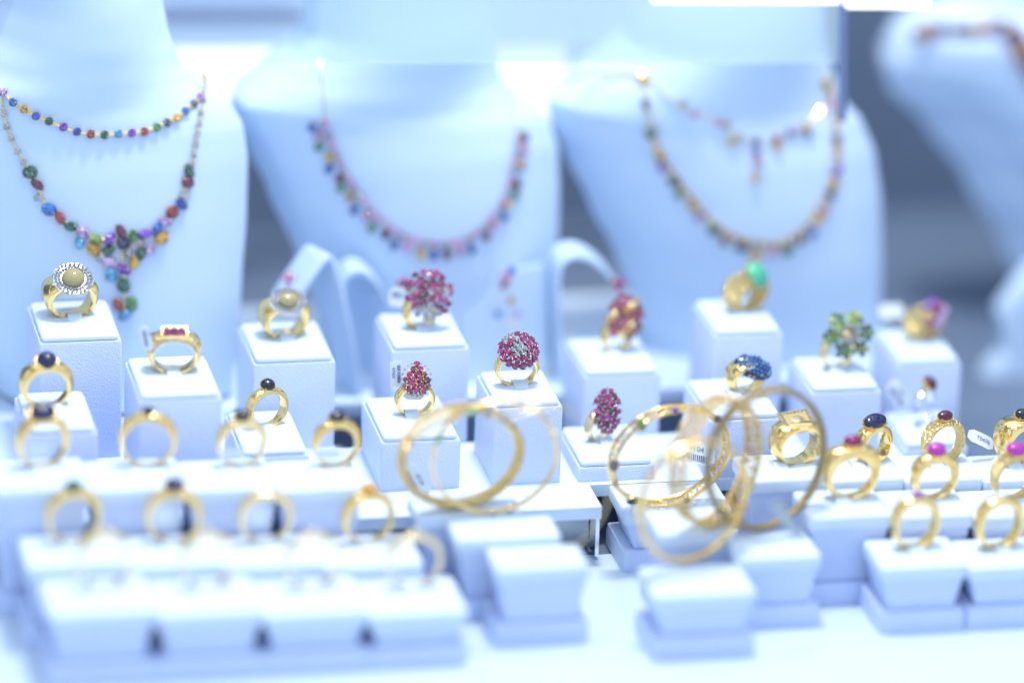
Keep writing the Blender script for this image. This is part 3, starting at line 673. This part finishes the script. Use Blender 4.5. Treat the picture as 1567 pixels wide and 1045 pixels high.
def necklace(name, key, label, items, chain=None, rad=.06, loc=None, mchain='gold_pale', setting='gold_pale', lift=.0016, links=True):
    on = BU[key]; p0, _ = on(*items[len(items)//2][:2]); t = thing(name, label, 'necklace', p0, group='necklaces on the white busts')
    mb = MB(); 
    for it in items:
        px, py, shape, m, sx = it[:5]; sy = it[5] if len(it) > 5 else sx; roll = it[6] if len(it) > 6 else 0
        p, n = on(px, py, lift); n = (n+Vector((random.uniform(-.15, .15), 0, random.uniform(-.15, .15)))).normalized()
        stone(t, p-p0, n, shape, m, sx*CM, sy*CM, roll, name='diamond' if m == 'diamond' else ('pearl' if m == 'pearl' else 'gemstone'))
        for a in range(4):
            F = n.to_track_quat('Z', 'Y').to_matrix()
            mb.ball(p-p0+F@Vector((sx*1.15*CM*math.cos(R_(45+90*a)), sy*1.15*CM*math.sin(R_(45+90*a)), .0002)), .045*CM, 6, 4)
    if mb.v: mb.build('claws', setting, t)
    for ch in (chain or []):
        pts = []
        for a, b_ in zip(ch, ch[1:]):
            k = max(2, int(math.hypot(a[0]-b_[0], a[1]-b_[1])/4))
            for i in range(k): pts.append(on(a[0]+(b_[0]-a[0])*i/k, a[1]+(b_[1]-a[1])*i/k, .0010)[0]-p0)
        pts.append(on(*ch[-1], .0010)[0]-p0)
        c = MB(); c.tube(pts, [rad*CM*(1.25 if i % 2 else .7) for i in range(len(pts))], 6); c.build('chain', mchain, t)
    return t
def spread(path, step):
    out = []; acc = 0; last = None
    for a, b_ in zip(path, path[1:]):
        d = math.hypot(b_[0]-a[0], b_[1]-a[1]); s = acc
        while s < d: out.append((a[0]+(b_[0]-a[0])*s/d, a[1]+(b_[1]-a[1])*s/d)); s += step
        acc = s-d
    return out
p1 = [(-14, 122), (5, 142), (20, 157), (37, 168), (55, 178), (75, 186), (97, 195), (118, 202), (139, 206), (160, 207), (181, 205), (202, 204), (221, 202), (240, 195), (256, 188), (271, 180), (284, 170), (297, 159), (307, 148)]
c1 = ['lilac', 'lilac', 'blue', 'citrine', 'sapphire', 'emerald', 'amethyst', 'sapphire', 'garnet', 'emerald', 'sky', 'amethyst', 'garnet', 'green', 'navy', 'citrine', 'blue', 'navy', 'amethyst']
necklace('tennis_necklace', 'B1', 'short gold line necklace of small round mixed stones high on the left bust', [(x, y, 'round', c, .22) for (x, y), c in zip(p1, c1)], [p1+[(314, 136), (310, 118)]], .09)
lk = [(6, 175), (10, 195), (17, 213), (27, 232), (36, 248)]; rk = [(294, 252), (297, 238), (300, 222), (302, 206), (305, 190), (308, 172), (312, 152)]
big = [(46, 264, 'emerald'), (57, 283, 'maroon'), (60, 303, 'diamond'), (75, 321, 'blue'), (92, 334, 'garnet'), (109, 347, 'emerald'), (127, 357, 'lilac'), (122, 371, 'sky'), (147, 366, 'peridot'), (144, 381, 'citrine'),
       (168, 366, 'amethyst'), (185, 354, 'maroon'), (189, 371, 'navy'), (166, 384, 'emerald'), (204, 362, 'green'), (206, 375, 'diamond'), (222, 358, 'amethyst'), (240, 350, 'blue'), (248, 364, 'citrine'), (253, 339, 'lilac'),
       (230, 383, 'lilac'), (264, 325, 'garnet'), (278, 313, 'sapphire'), (282, 300, 'diamond'), (288, 279, 'maroon'), (290, 262, 'emerald'), (168, 401, 'lilac'), (171, 421, 'sky'), (205, 402, 'citrine'), (190, 413, 'amethyst'),
       (189, 437, 'emerald'), (216, 389, 'emerald'), (181, 467, 'garnet'), (201, 466, 'green'), (191, 482, 'sky'), (196, 387, 'diamond'), (155, 394, 'diamond'), (215, 373, 'diamond')]
necklace('statement_necklace', 'B1', 'bib necklace of big mixed oval stones with a central drop on the left bust',
         [(x, y, 'marquise' if i % 3 else 'round', m, (.39 if m != 'diamond' else .28), (.33 if m != 'diamond' else .25), i*.9) for i, (x, y, m) in enumerate(big)]+[(x, y, 'round', 'diamond', .17) for x, y in lk+rk],
         [[(2, 150)]+lk+[(46, 264), (75, 321), (109, 347), (147, 366), (185, 368), (222, 358), (253, 339), (278, 313), (290, 262)]+rk+[(316, 120), (292, 88)], [(185, 368), (190, 413), (190, 480)]], .06, mchain='gold_pale')
o2 = [(478, 196, 'blue'), (487, 208, 'pink'), (488, 225, 'green'), (504, 240, 'citrine'), (503, 259, 'blue'), (520, 273, 'maroon'), (521, 288, 'green'), (535, 301, 'citrine'), (542, 321, 'blue'), (561, 331, 'pink'), (569, 349, 'green'), (590, 358, 'maroon'), (603, 374, 'blue'),
      (623, 378, 'pink'), (644, 388, 'citrine'), (664, 390, 'sapphire'), (684, 389, 'maroon'), (704, 383, 'pink'), (722, 381, 'blue'), (744, 361, 'maroon'), (757, 345, 'pink'), (772, 331, 'blue'), (777, 312, 'citrine'), (790, 298, 'green'), (792, 282, 'maroon'), (799, 253, 'citrine'), (803, 230, 'pink'), (803, 210, 'maroon')]
i2 = spread([(496, 188), (510, 226), (528, 266), (548, 296), (570, 325), (597, 350), (632, 368), (670, 375), (708, 369), (738, 352), (762, 324), (778, 294), (787, 256), (794, 208)], 11)
necklace('fringe_necklace', 'B2', 'fringe necklace with outer coloured drops and inner row of pale pink stones', [(x, y, 'marquise', m, .34, .28, (x-640)*.004) for x, y, m in o2]+[(x, y, 'round', 'lilac' if k % 3 == 1 else ('diamond' if k % 3 else 'pink'), .18) for k, (x, y) in enumerate(i2)]+[(x, y-9, 'round', 'diamond', .12) for x, y, m in o2],
         [[(490, 92), (493, 120), (496, 155), (498, 190)], [(794, 208), (786, 175), (777, 140), (770, 108)]], .045, mchain='gold_pale', setting='silver')
o3 = [(985, 122, 'citrine'), (988, 160, 'navy'), (995, 205, 'emerald'), (999, 198, 'diamond'), (1009, 238, 'citrine'), (1012, 256, 'amethyst'), (1030, 277, 'emerald'), (1038, 297, 'green'), (1060, 315, 'citrine'), (1068, 332, 'lilac'), (1092, 353, 'emerald'), (1108, 368, 'garnet'), (1135, 378, 'navy'), (1156, 374, 'diamond'), (1157, 391, 'citrine'), (1183, 386, 'pink'), (1205, 383, 'emerald'),
      (1225, 367, 'maroon'), (1243, 357, 'blue'), (1238, 350, 'diamond'), (1253, 334, 'citrine'), (1265, 322, 'pink'), (1270, 298, 'navy'), (1278, 282, 'citrine'), (1282, 260, 'amethyst'), (1283, 235, 'citrine'), (1281, 215, 'maroon'), (1280, 190, 'citrine'), (1276, 160, 'pink'), (1270, 136, 'citrine'), (1264, 126, 'citrine')]
cp3 = [(982, 112), (988, 140), (993, 170), (996, 205), (1010, 240), (1032, 270), (1055, 303), (1085, 338), (1118, 362), (1155, 373), (1190, 376), (1220, 362), (1246, 335), (1266, 300), (1278, 262), (1281, 220), (1280, 185), (1274, 150), (1266, 125)]
necklace('charm_necklace', 'B3', 'long gold necklace hung with small mixed charms on the third bust', [(x, y, 'marquise' if k % 2 else 'round', m, .30) for k, (x, y, m) in enumerate(o3)]+[(x, y, 'round', 'citrine' if k % 2 else 'garnet', .15) for k, (x, y) in enumerate(spread(cp3[3:], 15))], [cp3], .07, mchain='gold')
i3 = [(1100, 188, 'lilac'), (1112, 192, 'diamond'), (1120, 218, 'citrine'), (1132, 210, 'diamond'), (1157, 217, 'sapphire'), (1157, 235, 'amethyst'), (1158, 250, 'pink'), (1163, 249, 'diamond'), (1156, 275, 'citrine'), (1189, 213, 'garnet'), (1191, 226, 'citrine'), (1208, 203, 'amethyst'), (1222, 200, 'lilac'), (1238, 205, 'emerald'), (1234, 193, 'citrine'), (1062, 175, 'lilac'), (1045, 160, 'diamond')]
necklace('pendant_necklace', 'B3', 'fine chain necklace with a short pink pendant high on the third bust', [(x, y, 'round', m, .21) for x, y, m in i3], [[(992, 118), (1015, 145), (1045, 165), (1080, 180), (1110, 196), (1135, 210), (1160, 215), (1190, 212), (1215, 203), (1240, 190), (1256, 168), (1266, 140)], [(1157, 217), (1157, 275)]], .045, mchain='gold_pale')
i3b = spread([(868, 128), (884, 116), (910, 112), (935, 116), (962, 114), (984, 120)], 8)
necklace('beaded_chain', 'B3', 'faint string of tiny pink and gold beads over the left shoulder of the third bust', [(x, y, 'round', ['pink', 'citrine', 'lilac'][k % 3], .10) for k, (x, y) in enumerate(i3b)], [[(868, 128), (884, 116), (910, 112), (935, 116), (962, 114), (984, 120)]], .04)
p4 = spread([(1404, 52), (1430, 46), (1460, 48), (1490, 46), (1520, 44), (1545, 50), (1556, 70), (1568, 95), (1590, 130)], 12)
necklace('dark_necklace', 'B4', 'dark blue and gold stone necklace across the top right corner', [(x, y, 'round', ['navy', 'citrine', 'garnet', 'sapphire', 'diamond', 'navy', 'maroon'][k % 7], .42) for k, (x, y) in enumerate(p4)]+[(x+6, y-10, 'round', ['citrine', 'navy', 'maroon'][k % 3], .36) for k, (x, y) in enumerate(p4) if k > 8], [[(1404, 48), (1460, 44), (1545, 46), (1590, 130)]], .06)
# ------------------------------------------------------------------ earring stands
def ribbon(label, Y, prof, width, yaw, stones, name='earring_stand', th=.0022):
    # prof: pixels of the strip's near edge, on the plane y = Y; the strip runs back by width
    P = []
    for a, b_ in zip(prof, prof[1:]):
        for i in range(4): P.append((a[0]+(b_[0]-a[0])*i/4, a[1]+(b_[1]-a[1])*i/4))
    P.append(prof[-1])
    for _ in range(3):
        P = [P[0]]+[((P[i-1][0]+2*P[i][0]+P[i+1][0])/4, (P[i-1][1]+2*P[i][1]+P[i+1][1])/4) for i in range(1, len(P)-1)]+[P[-1]]
    W3 = [pt(x, y, Y) for x, y in P]; o0 = Vector((W3[0].x, W3[0].y, W3[0].z))
    t = thing(name, label, 'earring stand', o0, group='curved white earring stands')
    L = []; dv = Vector((math.sin(R_(yaw)), math.cos(R_(yaw)), 0))*width*CM
    for i, w in enumerate(W3):
        d = (W3[min(i+1, len(W3)-1)]-W3[max(i-1, 0)]).normalized(); n = d.cross(dv.normalized()).normalized()*th/2
        L.append([w-o0+n, w-o0-n, w-o0-n+dv, w-o0+n+dv])
    MB().loft(L).build('strip', 'bust', t)
    bs = MB(); bs.loft([rrect(.03, .035, .004, z) for z in (-.001, .003)]); o = bs.build('base', 'bust', t); o.location = (0, dv.y/2, 0)
    return t
ribbon('arched white earring stand bending right beside the gap left of the third bust', 13, [(858, 600), (856, 520), (854, 440), (858, 405), (880, 392), (905, 398), (930, 418), (948, 444)], 2.2, 0, [])
ribbon('arched white earring stand between the olive halo ring and the ruby spray ring', 13, [(545, 620), (535, 540), (522, 460), (528, 425), (550, 414), (575, 430), (598, 470)], 2.0, 0, [])
ribbon('folded white earring stand leaning behind the diamond halo ring', 12.6, [(555, 620), (540, 520), (522, 430), (510, 392), (500, 398), (470, 440), (452, 470)], 2.0, -25, [])
# earring card in front of the second bust
a = pt(700, 600, 14); t = thing('earring_card', 'upright white card below the second bust carrying a drop earring', 'earring stand', (pt(770, 600, 13.8).x, .138, .03), group='curved white earring stands')
L = []
zc = pt(770, 412, 14.3).z-.03
for k in range(13):
    x = -.021+.042*k/12; L.append([(x, 0, 0), (x, .003, 0), (x, .003+.01, zc*(.86+.14*k/12)), (x, .01, zc*(.86+.14*k/12))])
MB().loft(L).build('card', 'bust', t)
p0 = pt(777, 450, 13.4); t = thing('drop_earring', 'long earring of pink, blue and gold stones hanging on the card under the second bust', 'earring', p0)
for x, y, m, s in [(772, 423, 'pink', .26), (783, 414, 'sapphire', .22), (770, 437, 'garnet', .2), (778, 428, 'coral', .2), (782, 460, 'citrine', .2), (762, 481, 'blue', .2), (793, 481, 'lilac', .18), (783, 497, 'pearl', .22)]:
    stone(t, pt(x, y, 13.5)-p0, (0, -1, .2), 'round', m, s*CM, name='pearl' if m == 'pearl' else 'gemstone')
MB().tube([pt(x, y, 13.6)-p0 for x, y in ((776, 420), (779, 440), (782, 460), (783, 480), (783, 497))], .0004, 6).build('wire', 'gold_pale', t)
for lb, px, py, Y, m in [('pink stone stud earring behind the diamond halo ring', 441, 427, 12.4, 'pink'), ('pink stone stud earring on the arched stand behind the tilted ruby ring', 946, 436, 12.6, 'ruby_light'), ('pink stone stud earring just left of the ruby spray ring', 617, 436, 12.4, 'ruby_light')]:
    q = pt(px, py, Y); t = thing('stud_earring', lb, 'earring', q, group='stud earrings on white stands')
    MB().ball((0, .001, 0), .0022, 10, 6).build('cup', 'gold', t)
    for dx, dz in ((0, 0), (.0025, .001), (-.0022, .0014), (.0006, .003), (0, -.0025)): stone(t, (dx, -.0012, dz), (dx*100, -1, .3+dz*100), 'round', m, .0016)
# ------------------------------------------------------------------ price tags
def textmesh(s, size, name, parent, loc, rot, extr=.00003):
    cu = bpy.data.curves.new('txt', 'FONT'); cu.body = s; cu.size = size; cu.align_x = 'CENTER'; cu.align_y = 'CENTER'; cu.extrude = extr
    o = bpy.data.objects.new('txt', cu); me = bpy.data.meshes.new_from_object(o); bpy.data.objects.remove(o)
    me.materials.clear(); me.materials.append(MATS['ink'])
    q = bpy.data.objects.new(name, me); COL.objects.link(q); q.parent = parent; q.location = loc; q.rotation_euler = rot
def tag(label, px, py, Y, w, h, rot, txt=None, bars=0, tw=.35, vert=False, corner=False, barx=-.2, m='paper', txy=(0, 0), trot=0):
    p = pt(px, py, Y); t = thing('price_tag', label, 'price tag', p, tuple(R_(a) for a in rot), 'small white paper price tags')
    w *= CM; h *= CM; n = 12; L = []
    for k in range(n+1):
        u = -1+2*k/n; hh = h/2*(1 if abs(u) < .7 or not corner else 1-.45*(abs(u)-.7)/.3); y = .0006*u*u
        L.append([(u*w/2, y, -hh), (u*w/2, y, hh), (u*w/2, y+.0002, hh), (u*w/2, y+.0002, -hh)])
    MB().loft(L).build('card', m, t)
    if bars:
        b = MB(); rr = random.Random(bars)
        for i in range(bars):
            x = (-.36+.72*i/bars)*w; bw = w*.72/bars*rr.uniform(.3, .75); z0 = barx*h
            b.box(x, x+bw, -.00012, -.00004, z0-h*.14, z0+h*.14)
        b.build('barcode', 'ink', t, False)
    if txt: textmesh(txt, tw*CM, 'lettering', t, (txy[0]*CM, -.00012, txy[1]*CM), (R_(90), 0, R_(trot)))
    return t
tag('white tag inside the wide olive stone ring before the left bust', 108, 444, 8.9, 1.75, .85, (0, 0, 0), '15-', 8, .30, corner=True, barx=.22, txy=(.3, .22))
tag('white tag inside the diamond halo ring before the first bust gap', 436, 474, 8.9, 1.7, .80, (0, 8, 0), 'CV', 5, .34, corner=True, barx=.1, txy=(.3, -.05))
tag('upright barcode tag left of the red baguette ring', 224, 518, 2.4, 1.25, .52, (0, 78, 0), 'CV', 14, .2, corner=True, barx=-.1, txy=(-.2, .18))
tag('upright barcode tag left of the pointed ruby cluster ring', 606, 573, 3.3, 1.3, .55, (0, 88, 0), '47NUI', 12, .2, barx=.25, txy=(-.1, -.12))
tag('small white tag inside the pointed ruby cluster ring', 634, 603, 3.4, 1.0, .6, (0, 4, 0), None, 6, corner=True, barx=.1)
tag('white tag seen through the stone set bangle', 1058, 690, -.9, 2.6, 1.15, (-35, 17, 6), 'P7LNT04', 18, .40, corner=True, barx=-.25, txy=(-.1, .15))
tag('white tag standing inside the pearl bangle at its lower left', 637, 737, -1.9, 1.9, .95, (0, 62, 0), '0124', 10, .3, corner=True, barx=-.2, txy=(0, .2))
tag('pointed white tag lying left of the striped diamond ring at right', 1502, 672, -2.8, 1.5, .65, (-40, 28, 0), 'T0476', 0, .3, corner=True, txy=(.1, 0))
tag('white tag behind the open silver ring on the low right block', 1376, 604, 4.6, 1.7, .9, (-20, 55, 0), '7041', 8, .28, corner=True, barx=-.2, txy=(0, .15))
tag('white tag left of the ruby spray ring', 612, 455, 10.4, 1.1, 1.0, (-10, 10, 0), None, 6, corner=True, barx=.1)
tag('pale tag on the block of the fluted purple stone ring', 1365, 476, 10.5, 1.3, .8, (-30, 0, 0), None, 0, corner=True)
tag('blurred tag in painted shadow grey slanting over the box between the bangles and right rows', 1205, 796, -13.5, 2.3, .55, (0, 52, 0), None, 0, m='steel')  # shade on a paper tag is put into its grey colour
tag('blurred white tag under the leftmost ring of the rear left row', 58, 690, -6, 1.2, .7, (0, 0, 0), None, 0)
tag('blurred white tag under the small black stone ring of the rear left row', 357, 694, -6, 1.2, .55, (0, 2, 0), None, 0)
tag('blurred white tag under the right end ring of the rear left row', 503, 694, -6, 1.2, .55, (0, 2, 0), None, 0)
for i, (x, y) in enumerate([(250, 790), (395, 790)]):
    tag(['blurred white tag inside the raised navy stone ring', 'blurred white tag inside the pale colourless stone ring'][i], x, y, -10, 1.0, 1.0, (0, 5, 0))
# ------------------------------------------------------------------ lamps, rails, glass edge and painted haze
def slab(name, label, cat, px0, px1, py0, py1, Y, th, m, group=None):
    a, b_ = pt(px0, py1, Y), pt(px1, py1, Y); c, d = pt(px0, py0, Y), pt(px1, py0, Y)
    org = (a+b_)/2; mb = MB(); th *= CM
    mb.loft([[q-org for q in (a, b_, d, c)], [q-org+Vector((0, th, 0)) for q in (a, b_, d, c)]])
    o = mb.build(name, m, None, False, org); o['label'] = label; o['category'] = cat
    return o
slab('light_box', 'glowing white light panel showing between the busts at the back', 'lamp', 268, 868, 82, 190, 27, 1.2, 'lamp')
slab('light_tube', 'bright white light tube along the top edge above the third bust', 'lamp', 1000, 1285, -40, 8, 10.6, 1.0, 'lamp_tube')
slab('light_tube', 'short bright white light tube at the top right of the dark glass edge', 'lamp', 1297, 1424, -40, 15, 10.6, 1.0, 'lamp_tube')
slab('glass_edge', 'dark blue upright glass edge beside the right shoulder of the third bust', 'glass panel', 1284, 1296, -60, 186, 11.8, .3, 'glass_edge')
slab('haze_sheet', 'added milky strip imitating reflection haze across the necks of the middle busts', 'glass panel', 262, 1291, -90, 97, 12.6, .3, 'haze_film')  # added sheet that stands in for lamp glow and reflections over the necks
slab('wall_rail', 'dark blue horizontal rail at the top between the first two busts', 'rail', 240, 470, 16, 38, 34, 1.0, 'glass_edge')
slab('wall_panel', 'pale blue wall board above the light panel', 'panel', -200, 1000, -80, 80, 37, 1.0, 'bust')
# white stand at the right edge
q = pt(1556, 560, 20); t = thing('jewellery_stand', 'blurred white stand at the right picture edge behind the rings', 'display stand', (q.x, q.y, -.001))
MB().loft([rrect(.032*s, .02, .006, z*.66, cx=dx) for z, s, dx in ((0, 1.2, 0), (.006, 1.1, 0), (.02, .8, .004), (.055, 1.1, .004), (.085, .8, .012), (.10, .4, .018))]).build('form', 'bust', t)
